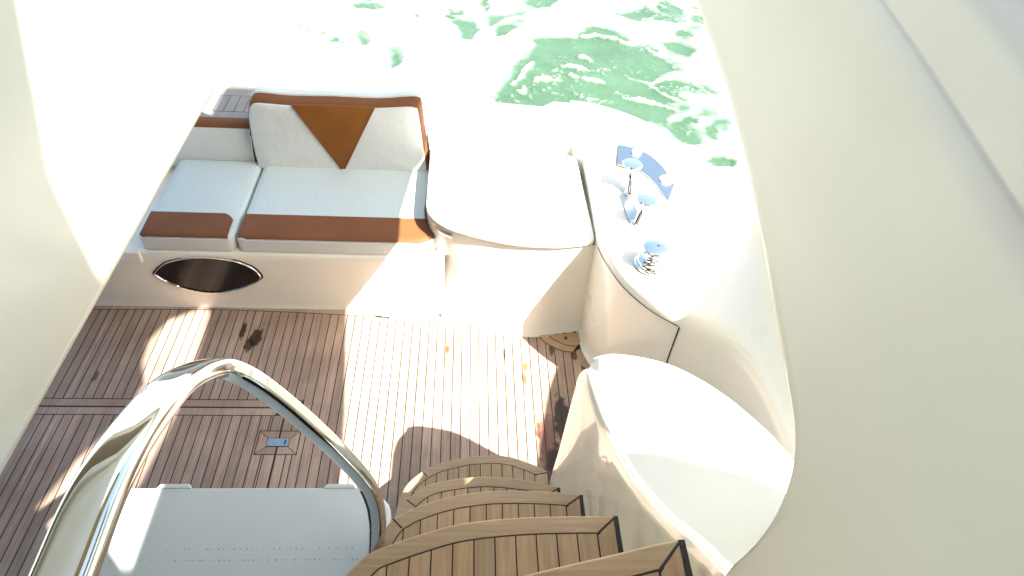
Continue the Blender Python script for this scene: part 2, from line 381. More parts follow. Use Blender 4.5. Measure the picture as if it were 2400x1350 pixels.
# ------------------------------------------------------------ cockpit deck
AFTP = [(-3.4, 2.965)] + [atz(*q, 0) for q in ((246, 725.2), (502.7, 725.3), (680, 731.5), (814.7, 738.4), (879, 743), (941.7, 747), (970, 747), (1000, 742), (1031, 732.5), (1047, 740), (1066, 748), (1084, 754), (1103, 760.6), (1141.6, 771), (1179.6, 777.5), (1218, 782.5), (1260, 783.5))]
ARC = [atz(*q, 0) for q in ((1262, 784), (1275, 801), (1300, 815), (1322, 822), (1343, 826))]
FARR = ARC[-1]
EDGE = AFTP + ARC[1:] + [atz(1362, 855, 0), (1.02, 2.3), (1.3, 2.15)]
ex = np.array([p[0] for p in EDGE]); ey = np.array([p[1] for p in EDGE])
o_ = np.argsort(ex); ex, ey = ex[o_], ey[o_]
yaft = lambda x: float(np.interp(x, ex, ey))
HB = 1.6
planks = []; G = .0025
def strip(x0, x1, y0, fn):    # a plank from y0 up to the curve fn
    xs = [x0] + [float(a) for a in ex if x0+.003 < a < x1-.003] + [x1] if fn is yaft else [x0, x1]
    top = [(a, fn(a)) for a in xs]
    if all(t[1] > y0+.005 for t in top): planks.append([(x0, y0)] + [(x1, y0)] + top[::-1])
seams = [.0112+.05*k for k in range(-66, 26)]
hx = -.9205
for a, b in zip(seams[:-1], seams[1:]):
    if b < -.835:
        strip(a+G, min(b, -.8366)-G, 2.311+G, lambda x: yaft(x)-G)
    elif a < -.8366: strip(a+G, -.8366-G, 2.311+G, lambda x: yaft(x)-G)
# planks over the whole length right of the hatch
xs_r = [-.8366] + [s for s in seams if s > -.80]
planks2 = planks; cut_y0 = -.3
for a, b in zip(xs_r[:-1], xs_r[1:]):
    top = [(a+G, yaft(a+G)-G), (b-G, yaft(b-G)-G)]
    mid = [(float(c), yaft(float(c))-G) for c in ex if a+.004 < c < b-.004]
    pts = [(a+G, cut_y0), (b-G, cut_y0), top[1]] + mid[::-1] + [top[0]]
    planks.append(pts)
# boards round the hatch
planks.append([(-3.4, 2.262+G), (-.885, 2.262+G), (-.8366-G, 2.311-G), (-3.4, 2.311-G)])
planks.append([(-3.4, 2.209+G), (-.9775, 2.209+G), (-.927, 2.258-G), (-3.4, 2.258-G)])
BX0, BX1, BY0, BY1 = -1.026, -.817, 1.972, 2.113
def sub_box(x0, x1, y0, y1):      # leave the latch box free
    if x1 <= BX0 or x0 >= BX1: planks.append([(x0, y0), (x1, y0), (x1, y1), (x0, y1)]); return
    if x0 < BX0 < x1: planks.append([(x0, y0), (BX0-G, y0), (BX0-G, y1), (x0, y1)]); x0 = BX0-G
    if x0 < BX1 < x1: planks.append([(BX1+G, y0), (x1, y0), (x1, y1), (BX1+G, y1)]); x1 = BX1+G
    if x1-x0 < .004: return
    planks.append([(x0, y0), (x1, y0), (x1, BY0-G), (x0, BY0-G)]); planks.append([(x0, BY1+G), (x1, BY1+G), (x1, y1), (x0, y1)])
for a, b in zip(seams[:-1], seams[1:]):
    if b < -.98: sub_box(a+G, b-G, cut_y0, 2.209-G)
sub_box(-.9888+G, -.9775-G, cut_y0, 2.209-G)
sub_box(-.9775+G, -.9255, cut_y0, 2.2085)
sub_box(-.9155, -.868-G, cut_y0, 2.2635)
# the board right of the gap and the narrow strip beside it
sub_box(-.868+G, -.8366-G, cut_y0, 2.28)
# the first long plank right of the hatch carries the latch box corner
pl0 = [p for p in planks if abs(p[0][0]-(-.8366+G)) < 1e-4][0]; planks.remove(pl0)
sub_box(-.8366+G, pl0[1][0], cut_y0, 2.28)
planks.append([(-.8366+G, 2.28), (pl0[1][0], 2.28), pl0[2], pl0[-1]])
# mitred boards of the latch box
ix0, ix1, iy0, iy1 = BX0+.050, BX1-.050, BY0+.047, BY1-.045
gx = .0045
for pl in ([(BX0+G, BY0+2*G), (ix0-G, iy0), (ix0-G, iy1), (BX0+G, BY1-2*G)], [(BX1-G, BY0+2*G), (BX1-G, BY1-2*G), (ix1+G, iy1), (ix1+G, iy0)],
           [(BX0+2*G, BY0+G), (hx-gx, BY0+G), (hx-gx, iy0-G), (ix0, iy0-G)], [(hx+gx, BY0+G), (BX1-2*G, BY0+G), (ix1, iy0-G), (hx+gx, iy0-G)],
           [(BX0+2*G, BY1-G), (ix0, iy1+G), (hx-gx, iy1+G), (hx-gx, BY1-G)], [(hx+gx, BY1-G), (hx+gx, iy1+G), (ix1, iy1+G), (BX1-2*G, BY1-G)]): planks.append(pl)
planks.append([FARR, atz(1362, 857, 0), (.80, 2.40), (.90, 2.35), (.82, 2.50), (.757, 2.64), (.735, 2.72)])
# margin board along the bench
mb = [p for p in AFTP if p[0] < -.36]
planks.append([(x, y+G) for x, y in mb] + [(mb[-1][0], 3.02), (-3.4, 3.02)])
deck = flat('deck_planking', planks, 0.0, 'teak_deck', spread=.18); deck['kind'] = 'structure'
V, Fc = prism_vf([(-3.4, -.3), (1.5, -.3), (1.5, 3.3), (-3.4, 3.3)], -.08, -.0035)
base = mesh('deck', V, Fc, 'caulk', smooth=False); base['kind'] = 'structure'

# latch
lt = thing('hatch_latch', 'small rectangular steel latch set in a mitred teak box in the deck hatch', 'hatch latch', (hx, 2.04, 0))
a = mesh('latch_plate', *box_vf(ix0+.001, ix1-.001, iy0+.001, iy1-.001, -.003, .0025), 'steel_satin', lt, bevel=.001)
b = mesh('finger_slot', *box_vf(ix1-.022, ix1-.015, iy0+.012, iy1-.009, .0026, .0034), 'black_rubber', lt)
c = mesh('seam', *box_vf(hx-.0006, hx+.0006, iy0+.002, iy1-.002, .0026, .003), 'steel', lt); fix(lt, a, b, c)

# corner grate
gr = thing('corner_drain_step', 'quarter round teak drain board with square holes in the cockpit corner', 'drain board', (.62, 2.75, 0))
arc_o = sp2([atz(*q, .012) for q in ((1262, 781), (1275, 798), (1300, 813), (1322, 821), (1343, 824))], 5)
arc_i = sp2([atz(*q, .012) for q in ((1276, 772), (1287, 788), (1306, 801), (1326, 809), (1350, 812))], 5)
ci = (.745, 2.93)
parts = [prism('border_board', arc_o + arc_i[::-1], -.002, .012, 'teak_grate', gr, bevel=.001)]
pan = [(p[0]+.004, p[1]+.005) for p in arc_i] + [(.742, 2.78), (.735, 2.925), (.6, 2.92), (.5, 2.87)]
parts.append(prism('drain_panel', pan, -.002, .011, 'teak_grate', gr, bevel=.001))
for (px, py) in ((1305, 780), (1323, 779), (1326, 792), (1346, 777), (1337, 765)):
    hx_, hy_ = atz(px, py, .012); s = .008
    parts.append(mesh('drain_hole', *box_vf(hx_-s, hx_+s, hy_-s*1.3, hy_+s*1.3, .010, .0125), 'black_rubber', gr))
for q in parts[:2]: tinted(q, None)
fix(gr, *parts)

# ------------------------------------------------------------ bench along the transom
bn = thing('transom_bench', 'cream moulded bench base with a dark oval window across the stern', 'bench base', (-1.4, 3.0, 0))
def rowx(xs, prof): return [[(x, y, z) for (y, z) in prof] for x in xs]
prof = [(2.996, .002), (2.998, .012), (3.001, .022), (3.004, .04), (3.004, .2), (3.0, .38), (2.996, .425), (3.005, .437), (3.03, .44), (3.85, .44)]
xs = list(np.linspace(-3.4, -.66, 24)) + list(np.linspace(-.6, -.10, 8))
rows = []
for x in xs:
    d = yaft(x)+.030*max(0, 1-(x+.66)/.29)-2.998 if x > -.66 else 0
    rows.append([(x, y + min(0, d)*max(0, 1-z/.25), z) for y, z in prof])
V, Fc = loft(rows); bb = mesh('bench_front', V, Fc, 'gelcoat', bn, angle=60)
def lens(k, n=28):
    up, lo = [], []
    C = [aty(*q, 2.99) for q in ((361, 641), (386, 618), (434, 606), (477, 603), (541, 610), (589, 627), (609, 645), (607, 657), (570, 675), (500, 687), (434, 677), (386, 659), (366, 647))]
    cx = sum(c[0] for c in C)/13; cz = sum(c[2] for c in C)/13
    return [(cx+(p.x-cx)*k, cz+(p.z-cz)*k) for p in spline(C, 5, True)]
def ring(name, ks, ys, mat, par):
    rows = [[(x, y, z) for x, z in lens(k)] for k, y in zip(ks, ys)]
    V, Fc = loft(rows, True); return mesh(name, V, Fc, mat, par, angle=60)
ov = ring('window_frame', [1.0, 1.007, .995, .978, .967, .963], [3.0, 2.992, 2.986, 2.986, 2.992, 3.001], 'steel', bn)
L = lens(.968); pane = mesh('window_pane', [(x, 2.9945, z) for x, z in L], [tuple(range(len(L)))], 'dark_glass', bn, smooth=False)
L2 = lens(1.035); gas = mesh('window_gasket', [(x, 2.9985, z) for x, z in L2], [tuple(range(len(L2)))], 'black_rubber', bn, smooth=False)
brk = mesh('seat_support', *prism_vf([(-2.6, 3.005), (-1.795, 3.005), (-1.80, 2.985), (-2.6, 2.985)], .36, .44), 'gelcoat_bright', bn, bevel=.008)
fix(bn, bb, ov, pane, gas, brk)

# ------------------------------------------------------------ cushions
def cushion_top(poly, z0, z1, r, mat, name, par, crown=.012):
    # soft slab: rounded rim and a slightly crowned top
    rows = []; P = poly
    for d, z in ((0.004, z0), (0, z0+.01), (0, z1-r), (r*.3, z1-r*.3), (r, z1), (r*2.2, z1+crown*.5), (r*4, z1+crown*.8), (r*7, z1+crown)):
        rows.append([(x, y, z) for x, y in squeeze(P, d)])
    V, Fc = loft(rows, True); n = len(P); Fc.append(tuple(range(len(V)-n, len(V)))); Fc.append(tuple(range(n))[::-1])
    return mesh(name, V, Fc, mat, par, angle=50)
def rrect(x0, x1, y0, y1, r, n=6, rr=None):
    out = []; rr = rr or (r, r, r, r)
    for (cx, cy, a0, q) in ((x0+rr[0], y0+rr[0], 180, rr[0]), (x1-rr[1], y0+rr[1], 270, rr[1]), (x1-rr[2], y1-rr[2], 0, rr[2]), (x0+rr[3], y1-rr[3], 90, rr[3])):
        for k in range(n+1):
            t = math.radians(a0+90*k/n); out.append((cx+q*math.cos(t), cy+q*math.sin(t)))
    return out
def seat(label, x0, x1, x1b, rr):
    t = thing('seat_cushion', label, 'cushion', ((x0+x1)/2, 3.4, .44), 'seat cushions on the stern bench')
    P = rrect(x0, x1, 3.015, 3.79, .03, 6, rr)
    P = [(x + (x1b-x1)*max(0, (y-3.2)/.6)*(1 if x > (x0+x1)/2 else 0), y) for x, y in P]
    body = cushion_top(P, .442, .535, .02, 'fabric_perforated', 'cushion_body', t, .008)
    # front skirt, a separate plain white panel with piping above
    skirt_rows = [[(x, y, z) for x, y in [(x0+d, 3.24)] + squeeze(P, d)[:14] + [(P[13][0]-d, 3.24)]] for d, z in ((-.002, .444), (-.003, .46), (-.003, .51), (-.001, .524))]
    V, Fc = loft(skirt_rows); sk = mesh('front_panel', V, Fc, 'fabric_white', t, angle=60)
    # band of brown leather along the front edge
    Pi = inset(P, .0)
    band = []
    xs = np.linspace(x0+.012, x1-.03, 26); zt = lambda y: .5415 if y > 3.06 else .5415-.0125*((3.06-y)/.03)**2
    def yf(x):     # front edge of the outline
        r = rr[0] if x < x0+rr[0] else (rr[1] if x > x1-rr[1] else 0)
        if not r: return 3.015
        c = x0+r if x < (x0+x1)/2 else x1-r; return 3.015 + r - math.sqrt(max(0, r*r-(x-c)**2))
    rowsB = []
    for x in xs:
        f = yf(x); b_ = 3.225 if x < x1-.10 else 3.225-.12*((x-x1+.10)/.10)**2
        rowsB.append([(float(x), f+.004, .533-.008), (float(x), f+.010, .5385-.003), (float(x), f+.022, .5415)] + [(float(x), f+.022+(b_-f-.022)*k/6, .5415+.0065*math.sin(math.pi*.5*k/6)) for k in range(1, 7)])
    V, Fc = loft(rowsB); bd = mesh('brown_band', V, Fc, 'leather_brown', t, angle=60)
    path = [Vector((float(x), yf(float(x))-.001, .524)) for x in xs]
    V, Fc = sweep(path, .0035, .0035, seg=8); pp = mesh('piping', V, Fc, 'fabric_white', t)
    fix(t, body, sk, bd, pp); return t
seat('wide white seat cushion with brown front band, in front of the raised backrest', -1.262, -.125, -.225, (.045, .16, .03, .03))
seat('narrower white seat cushion with brown front band, cut off by the left wall', -1.79, -1.275, -1.275, (.045, .045, .03, .03))

# left, lower backrest
bl = thing('backrest_cushion', 'low backrest cushion with brown top edge below the teak shelf', 'backrest cushion', (-1.7, 3.85, .5), 'backrest cushions')
def slab(x0, x1, yb, zb, yt, zt, th, r):     # leaning slab: front plane from (yb,zb) to (yt,zt)
    d = Vector((0, yt-yb, zt-zb)); nrm = Vector((0, d.z, -d.y)).normalized()
    return d, nrm
pr = [(3.79, .47), (3.785, .52), (3.80, .60), (3.835, .70), (3.85, .725)]
V, Fc = loft([[(x, y, z) for y, z in pr] for x in np.linspace(-2.5, -1.335, 14)]); f1 = mesh('front_panel', V, Fc, 'fabric_white', bl, angle=60)
pr2 = [(3.853, .722), (3.865, .742), (3.90, .750), (4.0, .748), (4.015, .735)]
V, Fc = loft([[(x, y, z) for y, z in pr2] for x in np.linspace(-2.5, -1.315, 8)]); f2 = mesh('brown_top', V, Fc, 'leather_brown', bl, angle=60)
V, Fc = prism_vf([(3.79, .47), (3.787, .52), (3.803, .60), (3.838, .70), (3.87, .74), (4.0, .742), (4.0, .47)], 0, .02)
V = [(-1.332+z, x, y) for x, y, z in V]; f3 = mesh('side_panel', V, Fc, 'leather_brown', bl, bevel=.004)
fix(bl, f1, f2, f3)

# raised right backrest
br = thing('backrest_cushion', 'tall raised backrest cushion with an orange-brown triangle in the middle', 'backrest cushion', (-.74, 3.8, .5), 'backrest cushions')
Bb = Vector((0, 3.73, .505)); Bt = Vector((0, 3.83, .99)); upv = (Bt-Bb); nv = Vector((0, -upv.z, upv.y)).normalized()
def onface(px, py, off=0):     # photo point on the plane of the backrest front
    d = Vector(ray(px, py)); o = Vector(_O); t = (Bb + nv*off - o).dot(nv)/d.dot(nv); return o + d*t
out_px = [(622, 398), (604, 380), (592, 330), (584, 285), (584, 258), (590, 246), (606, 241), (683, 247), (780, 249), (878, 253), (950, 250), (972, 252), (980, 262), (990, 330), (1000, 400), (996, 413), (900, 411), (760, 405)]
OUT = [onface(*p) for p in out_px]
OUTS = spline(OUT, 3, True)
def grow(P, k, off, dz=0):
    c = sum(P, Vector())/len(P); return [tuple(c + (p-c)*1.0 + (p-c).normalized()*k - nv*off + Vector((0, 0, dz))) for p in P]
# back shell: brown rim then pale back, following the outline
def grow_top(P, k, off, side=.0):
    res = []
    zt = max(p.z for p in P); zb = min(p.z for p in P)
    for p in P:
        s = (p.z-zb)/(zt-zb); res.append(Vector((p.x + (side if p.x > -.75 else -side*.35)*1.0, p.y, p.z + k*s**3)) - nv*off)
    return [tuple(v) for v in res]
rows = [grow_top(OUTS, 0, 0.0), grow_top(OUTS, .016, .010, .010), grow_top(OUTS, .034, .035, .018), grow_top(OUTS, .046, .075, .020)]
V, Fc = loft(rows, True); rim = mesh('brown_rim', V, Fc, 'leather_brown', br, angle=60)
rows = [grow_top(OUTS, .046, .075, .020), grow_top(OUTS, .056, .079, .024), grow_top(OUTS, .062, .105, .026), grow_top(OUTS, .060, .150, .024), grow_top(OUTS, .045, .165, .016)]
V, Fc = loft(rows, True); n = len(OUTS); Fc.append(tuple(range(len(V)-n, len(V)))); shell = mesh('pale_back', V, Fc, 'fabric_white', br, angle=60)
c = sum(OUTS, Vector())/n
def shrink(P, k, off): return [tuple(c + (p-c)*k + nv*off) for p in P]
rows = [shrink(OUTS, 1.0, -.002), shrink(OUTS, .992, .008), shrink(OUTS, .96, .014), shrink(OUTS, .8, .018), shrink(OUTS, .4, .021), shrink(OUTS, .02, .022)]
V, Fc = loft(rows, True); Fc.append(tuple(range(len(V)-n, len(V)))); face = mesh('front_panel', V, Fc, 'fabric_white', br, angle=60)
TR = [onface(683, 247, .024), onface(780, 248, .024), onface(878, 253, .024), onface(842, 328, .030), onface(805, 403, .020), onface(746, 329, .030)]
cc = onface(785, 300, .032)
V = [tuple(p) for p in TR] + [tuple(cc)] + [tuple(p - nv*.02) for p in TR]
Fc = [(i, (i+1) % 6, 6) for i in range(6)] + [(i, 7+i, 7+(i+1) % 6, (i+1) % 6) for i in range(6)]
tri = mesh('triangle_panel', V, Fc, 'leather_tan', br, angle=20)
pipe = []
for a_, b_ in ((TR[0], TR[4]), (TR[2], TR[4])):
    pt = [a_.lerp(b_, k/8) + nv*(.003+.004*math.sin(math.pi*k/8)) for k in range(9)]; pipe.append(sweep(pt, .002, .002, up=(0, 1, 0), seg=6))
tp = mesh('triangle_stitching', *join(*pipe), 'leather_brown', br)
fix(br, rim, shell, face, tri, tp)

# teak shelf behind the low backrest
sh = thing('stern_shelf', 'grey teak slatted shelf behind the low backrest at the stern', 'shelf', (-1.7, 4.1, .75))
sp_ = [mesh('shelf_board', *box_vf(-2.9, -1.30, 4.03, 4.27, .56, .747), 'caulk', sh)]
zt = .75
def L2p(px, py): return atz(px, py, zt)
y_a, y_b, y_c, y_d = L2p(540, 276)[1], L2p(540, 261)[1], L2p(540, 224)[1], L2p(540, 219)[1]
pls = [[(-2.9, y_a), (-1.3, y_a), (-1.3, y_b-.004), (-2.9, y_b-.004)], [(-2.9, y_c+.004), (-1.3, y_c+.004), (-1.3, y_d+.03), (-2.9, y_d+.03)]]
k = 0
while k < 24:
    a_ = -1.345-.0632*k; b_ = a_-.0592; pls.append([(b_, y_b), (a_, y_b), (a_, y_c), (b_, y_c)]); k += 1
sl_ = flat('slats', pls, zt, 'teak_grey', sh, .08)
fix(sh, sp_[0], sl_)

# ------------------------------------------------------------ transom locker (white box right of the bench)
lk = thing('stern_locker', 'white moulded locker with a curved lid between the bench and the side coaming', 'locker', (.27, 3.2, 0))
bot = [(-.112, 2.985)] + [p for p in AFTP if p[0] > -.118+.02] + [(.62, 2.80), (.735, 2.84)]
bot = sp2([(-.118, 2.972), (-.05, 2.945), (.054, 2.915), (.17, 2.868), (.262, 2.842), (.36, 2.828), (.457, 2.824), (.60, 2.845), (.742, 2.872)], 4)
top = sp2([(-.212, 3.20), (-.185, 3.11), (-.12, 3.035), (-.03, 2.985), (.11, 2.93), (.29, 2.885), (.48, 2.873), (.60, 2.885), (.742, 2.915)], 4)
top[-1] = (.742, 2.915)
rows = []
for k in range(9):
    t = k/8; zz = .003 + t*(.63-.003)
    b_ = [(bx_*(1-t)+tx_*t, by_*(1-t)+ty_*t) for (bx_, by_), (tx_, ty_) in zip(bot, top)]
    cove = .035*max(0, 1-zz/.06)**2
    rows.append([(x, y-cove+(.012 if t > 0 else 0), zz) for x, y in b_])
V, Fc = loft(rows); lf = mesh('locker_front', V, Fc, 'gelcoat_bright', lk, angle=60)
sd = mesh('locker_side', *loft([[(-.222, 3.215, z), (-.214, 3.5, z), (-.212, 3.98, z)] for z in (.3, .45, .63)]), 'gelcoat_bright', lk)
lid = [(x, y-.004) for x, y in top[:-1]] + [(.715, 2.905), (.733, 2.93), (.738, 2.99), (.715, 3.70), (.70, 3.73), (.66, 3.745), (-.10, 3.80), (-.20, 3.80), (-.212, 3.77)]
def lidz(x, y): return .672 + .02*max(0, y-3.0)
rows = []
for d, dz in ((.006, -.032), (0, -.024), (0, -.012), (.005, -.003), (.014, 0), (.05, .003), (.12, .005)):
    rows.append([(x, y, lidz(x, y)+dz) for x, y in squeeze(lid, d)])
V, Fc = loft(rows, True); n = len(lid); Fc.append(tuple(range(len(V)-n, len(V)))); ld = mesh('locker_lid', V, Fc, 'gelcoat_bright', lk, angle=50)
gp = mesh('lid_gap', *prism_vf(squeeze(lid, .018), .60, .65), 'gap_dark', lk)
tp_ = mesh('lid_hinge', *loft([[(x, y-.0145-.004*k, z) for x, y in top[6:12]] for k, z in ((0, .640), (1, .632), (1, .612), (0, .604))]), 'steel_satin', lk, angle=60)
fix(lk, lf, sd, ld, gp, tp_)

# ------------------------------------------------------------ starboard side coaming with the mooring deck
sc_ = thing('side_coaming', 'cream moulded side coaming and quarter deck curving round the stern corner', 'coaming', (1.1, 2.5, 0))
inner = [(.755, 4.0), (.748, 3.74), (.745, 3.3), (.742, 3.0), (.738, 2.86), (.752, 2.70), (.80, 2.56), (.868, 2.45), (.955, 2.345), (1.06, 2.25), (1.17, 2.17), (1.27, 2.08), (1.33, 1.9), (1.35, 1.6), (1.35, 1.0), (1.35, 0.0)]
inn = sp2(inner, 5)
outer = [atz(a_, b_, .80) for a_, b_ in ((1010, 222), (1160, 232), (1300, 243), (1340, 238), (1400, 245), (1500, 278), (1600, 335), (1700, 430), (1760, 500))] + [(1.68, 2.40), (1.72, 1.9), (1.75, 1.2), (1.76, 0.0)]
outer = [(x-.03, y-.03) for x, y in outer]
def zin(p): return .90
secs = []
m_ = len(inn)
outs = sp2(outer, 8)
# match outer samples to the inner ones by arc length from the stern corner
def resample(P, n):
    d = [0]
    for a_, b_ in zip(P[:-1], P[1:]): d.append(d[-1]+math.dist(a_, b_))
    return [(float(np.interp(t, d, [p[0] for p in P])), float(np.interp(t, d, [p[1] for p in P]))) for t in np.linspace(0, d[-1], n)]
NI = 70
innr = resample(inn, NI); outr = resample([p for p in outs if p[0] > .70], NI)
rows = []
for i, ((ix, iy), (ox, oy)) in enumerate(zip(innr, outr)):
    r = []
    pa, pb = innr[max(0, i-1)], innr[min(NI-1, i+1)]; tn = Vector((pb[0]-pa[0], pb[1]-pa[1])).normalized(); nx_, ny_ = -tn.y, tn.x   # towards +x side
    if nx_*(ox-ix)+ny_*(oy-iy) < 0: nx_, ny_ = -nx_, -ny_
    for d, z in ((-.028, .003), (-.008, .025), (0, .07), (0, .40), (.002, .68), (.008, .73), (.024, .762), (.05, .78)): r.append((ix+nx_*d, iy+ny_*d, z))
    sx, sy = ix+nx_*.05, iy+ny_*.05
    for k in range(1, 9):
        t = k/8; zz = .78 + .012*math.sin(math.pi*t*.8) + (.03*t**3)
        r.append((sx+(ox-sx)*t, sy+(oy-sy)*t, zz))
    e = Vector((ox-ix, oy-iy)).normalized()
    for d, z in ((.012, .815), (.035, .79), (.045, .74), (.055, .4), (.03, 0), (-.06, -.7), (-.1, -1.5)): r.append((ox+e.x*d, oy+e.y*d, z))
    rows.append(r)
V, Fc = loft(rows); co1 = mesh('coaming_shell', V, Fc, 'gelcoat', sc_, angle=60)
# stern rail behind locker and bench
rows = []
for x in list(np.linspace(-.22, .98, 30)):
    yo = float(np.interp(x, [p[0] for p in outs if p[1] > 3.4], [p[1] for p in outs if p[1] > 3.4]))
    yi = 3.80 if x < .7 else 3.80-.25*min(1, (x-.7)/.1)
    rows.append([(x, yi, .60), (x, yi+.004, .66), (x, yi+.02, .71), (x, yi+.04, .76), (x, yi+.07, .785), (x, yo-.03, .80), (x, yo+.01, .785), (x, yo+.03, .74), (x, yo+.04, .3), (x, yo-.05, -1.5)])
V, Fc = loft(rows); co2 = mesh('stern_rail', V, Fc, 'gelcoat_bright', sc_, angle=60)
# port side continuation behind the bench, low transom
co3 = mesh('transom', *box_vf(-3.3, -.21, 4.60, 4.66, -1.5, .60), 'gelcoat_bright', sc_, bevel=.02)
# door panel seams in the coaming wall
def wallpt(px, py):            # nearest point on the inner wall seen at that pixel
    best = None; d = ray(px, py)
    for i in range(NI-1):
        (ax, ay), (bx, by) = innr[i], innr[i+1]
        A = np.array([[d[0], -(bx-ax)], [d[1], -(by-ay)]]); det = np.linalg.det(A)
        if abs(det) < 1e-9: continue
        t, s = np.linalg.solve(A, np.array([ax, ay]))
        if -.001 <= s <= 1.001 and t > 0:
            z = CH + d[2]*t
            if 0 < z < .80 and (best is None or t < best[0]): best = (t, Vector((ax+(bx-ax)*s, ay+(by-ay)*s, z)))
    return best[1] if best else None
dl = [wallpt(*q) for q in ((1401, 580), (1410, 600), (1425, 625), (1445, 655), (1470, 683), (1500, 710), (1530, 732), (1560, 750), (1590, 765))]
dl = [p for p in dl if p is not None]
dv = [wallpt(*q) for q in ((1592, 768), (1582, 795), (1571, 825), (1560, 857), (1548, 890))]; dv = [p for p in dv if p is not None]
def toward(p, k=.003):
    d = (Vector(_O)-p); d.z = 0; return p + d.normalized()*k
pts = [toward(p, -.0005) for p in spline(dl, 3)]
V1 = sweep(pts, .0022, .0022, seg=6); pts2 = [toward(p, .0005) for p in dv]
V2 = sweep(pts2, .004, .004, seg=6)
ds = mesh('locker_door_seam', *join(V1, V2), 'black_rubber', sc_)
fx = wallpt(1384, 703); fx = fx if fx is not None else Vector((.74, 2.8, .2))
V, Fc = lathe([(.014, 0), (.014, .003), (.011, .006), (.006, .006), (.004, .003)], fx + Vector((-.002, 0, 0)), (-1, -.15, 0), 20); ft = mesh('drain_fitting', V, Fc, 'steel', sc_)
cb = aty(1335, 240, 3.9); V, Fc = sweep([Vector((cb[0]-.12, 4.15, .77)), Vector((cb[0]-.06, 4.16, .80)), Vector((cb[0]+.06, 4.14, .805)), Vector((cb[0]+.18, 4.10, .77))], .03, .02, seg=14); fr = mesh('stern_fairing', V, Fc, 'gelcoat_bright', sc_)
fix(sc_, co1, co2, co3, ds, ft, fr)

# fairlead plate
DZ = .792
FZ = .800
fl = thing('fairlead', 'polished steel fairlead plate let into the coaming behind the bollards', 'fairlead', (1.0, 3.3, FZ))
fo_ = sp2([atz(*q, FZ) for q in ((1450, 340), (1475, 345), (1500, 353), (1525, 366), (1550, 388), (1566, 410), (1580, 433))], 3)
fi_ = [atz(1565, 474, FZ)] + sp2([atz(*q, FZ) for q in ((1555, 462), (1538, 436), (1515, 412), (1490, 398), (1465, 392), (1447, 386))], 3)
P = fo_ + fi_
if sum(P[i][0]*P[(i+1) % len(P)][1]-P[(i+1) % len(P)][0]*P[i][1] for i in range(len(P))) < 0: P = P[::-1]
pl_ = mesh('base_plate', *prism_vf(P, FZ-.01, FZ+.006), 'steel_satin', fl, bevel=.002)
fr_ = mesh('black_edge', *prism_vf(squeeze(P, -.004), FZ-.012, FZ+.001), 'gap_dark', fl)
no = []
for (px, py, rx, ry) in ((1492, 356, .035, .02), (1562, 420, .045, .035)):
    x, y = atz(px, py, FZ+.01)
    no.append(mesh('horn', *lathe([(.001, .03), (.5, .028), (.85, .018), (1, 0)][::-1] and [(1*rx, 0), (.95*rx, .012), (.7*rx, .022), (.35*rx, .027), (.01, .028)], (x, y, FZ+.004), (0, 0, 1), 26, 1, ry/rx), 'gelcoat_bright', fl))
fix(fl, pl_, fr_, *no)

# mooring bollards
def bollard(label, bpx, cpx, r, tilt):
    bx, by = atz(*bpx, DZ); t = thing('mooring_bollard', label, 'bollard', (bx, by, DZ), 'steel bollards on the quarter deck')
    hh = .135; cx, cy = atz(*cpx, DZ+hh); ax = Vector((cx-bx, cy-by, hh)).normalized()
    V, Fc = lathe([(.036, 0), (.036, .006), (.030, .010), (.022, .012)], (bx, by, DZ), (0, 0, 1), 32); a_ = mesh('base_flange', V, Fc, 'steel', t)
    V, Fc = lathe([(.027, .008), (.024, .05), (.0245, .09), (.030, .12), (.036, .128)], (bx, by, DZ), ax, 32); b_ = mesh('post', V, Fc, 'steel', t)
    V, Fc = lathe([(.022, -.020), (.046, -.010), (.057, .0), (.059, .006), (.055, .012), (.034, .0145), (.002, .015)], (cx, cy, DZ+hh), (0.05, .05, 1), 40); c_ = mesh('cap', V, Fc, 'steel', t)
    fix(t, a_, b_, c_); return t
bollard('mushroom-capped steel bollard at the fairlead, farthest from the stairs', (1476, 456), (1482, 387), .05, 0)
bollard('mushroom-capped steel bollard in the middle, plain blue-reflecting cap', (1494, 524), (1516, 472), .05, 0)
bp = thing('deck_plate', 'flat steel wear plate between the two bollards', 'wear plate', (*atz(1470, 490, DZ), DZ))
P = [atz(*q, DZ) for q in ((1453, 455), (1470, 450), (1500, 505), (1500, 532), (1476, 524))]
if sum(P[i][0]*P[(i+1) % 5][1]-P[(i+1) % 5][0]*P[i][1] for i in range(5)) < 0: P = P[::-1]
q_ = mesh('plate', *prism_vf(P, DZ-.006, DZ+.0025), 'steel_satin', bp, bevel=.001); fix(bp, q_)
# capstan
bx, by = atz(1529, 612, DZ+.02)
cp = thing('capstan', 'round steel capstan winch with a wide drum, nearest the stairs', 'capstan', (bx, by, DZ))
V, Fc = lathe([(.088, 0), (.089, .006), (.084, .012), (.078, .014)], (bx, by, DZ), (0, 0, 1), 48); a_ = mesh('base_ring', V, Fc, 'steel', cp)
V, Fc = lathe([(.074, .014), (.076, .022), (.072, .028), (.050, .034), (.036, .046), (.031, .062), (.033, .082), (.045, .096)], (bx, by, DZ), (0, 0, 1), 48); b_ = mesh('drum', V, Fc, 'steel', cp)
V, Fc = lathe([(.045, .094), (.060, .100), (.065, .106), (.064, .112), (.05, .117), (.02, .119), (.002, .119)], (bx, by, DZ), (0, 0, 1), 48); c_ = mesh('cap', V, Fc, 'steel', cp)
V, Fc = lathe([(.007, .1185), (.007, .1195), (.0, .1195)], (bx+.012, by+.005, DZ), (0, 0, 1), 12); d_ = mesh('socket', V, Fc, 'black_rubber', cp)
fix(cp, a_, b_, c_, d_)

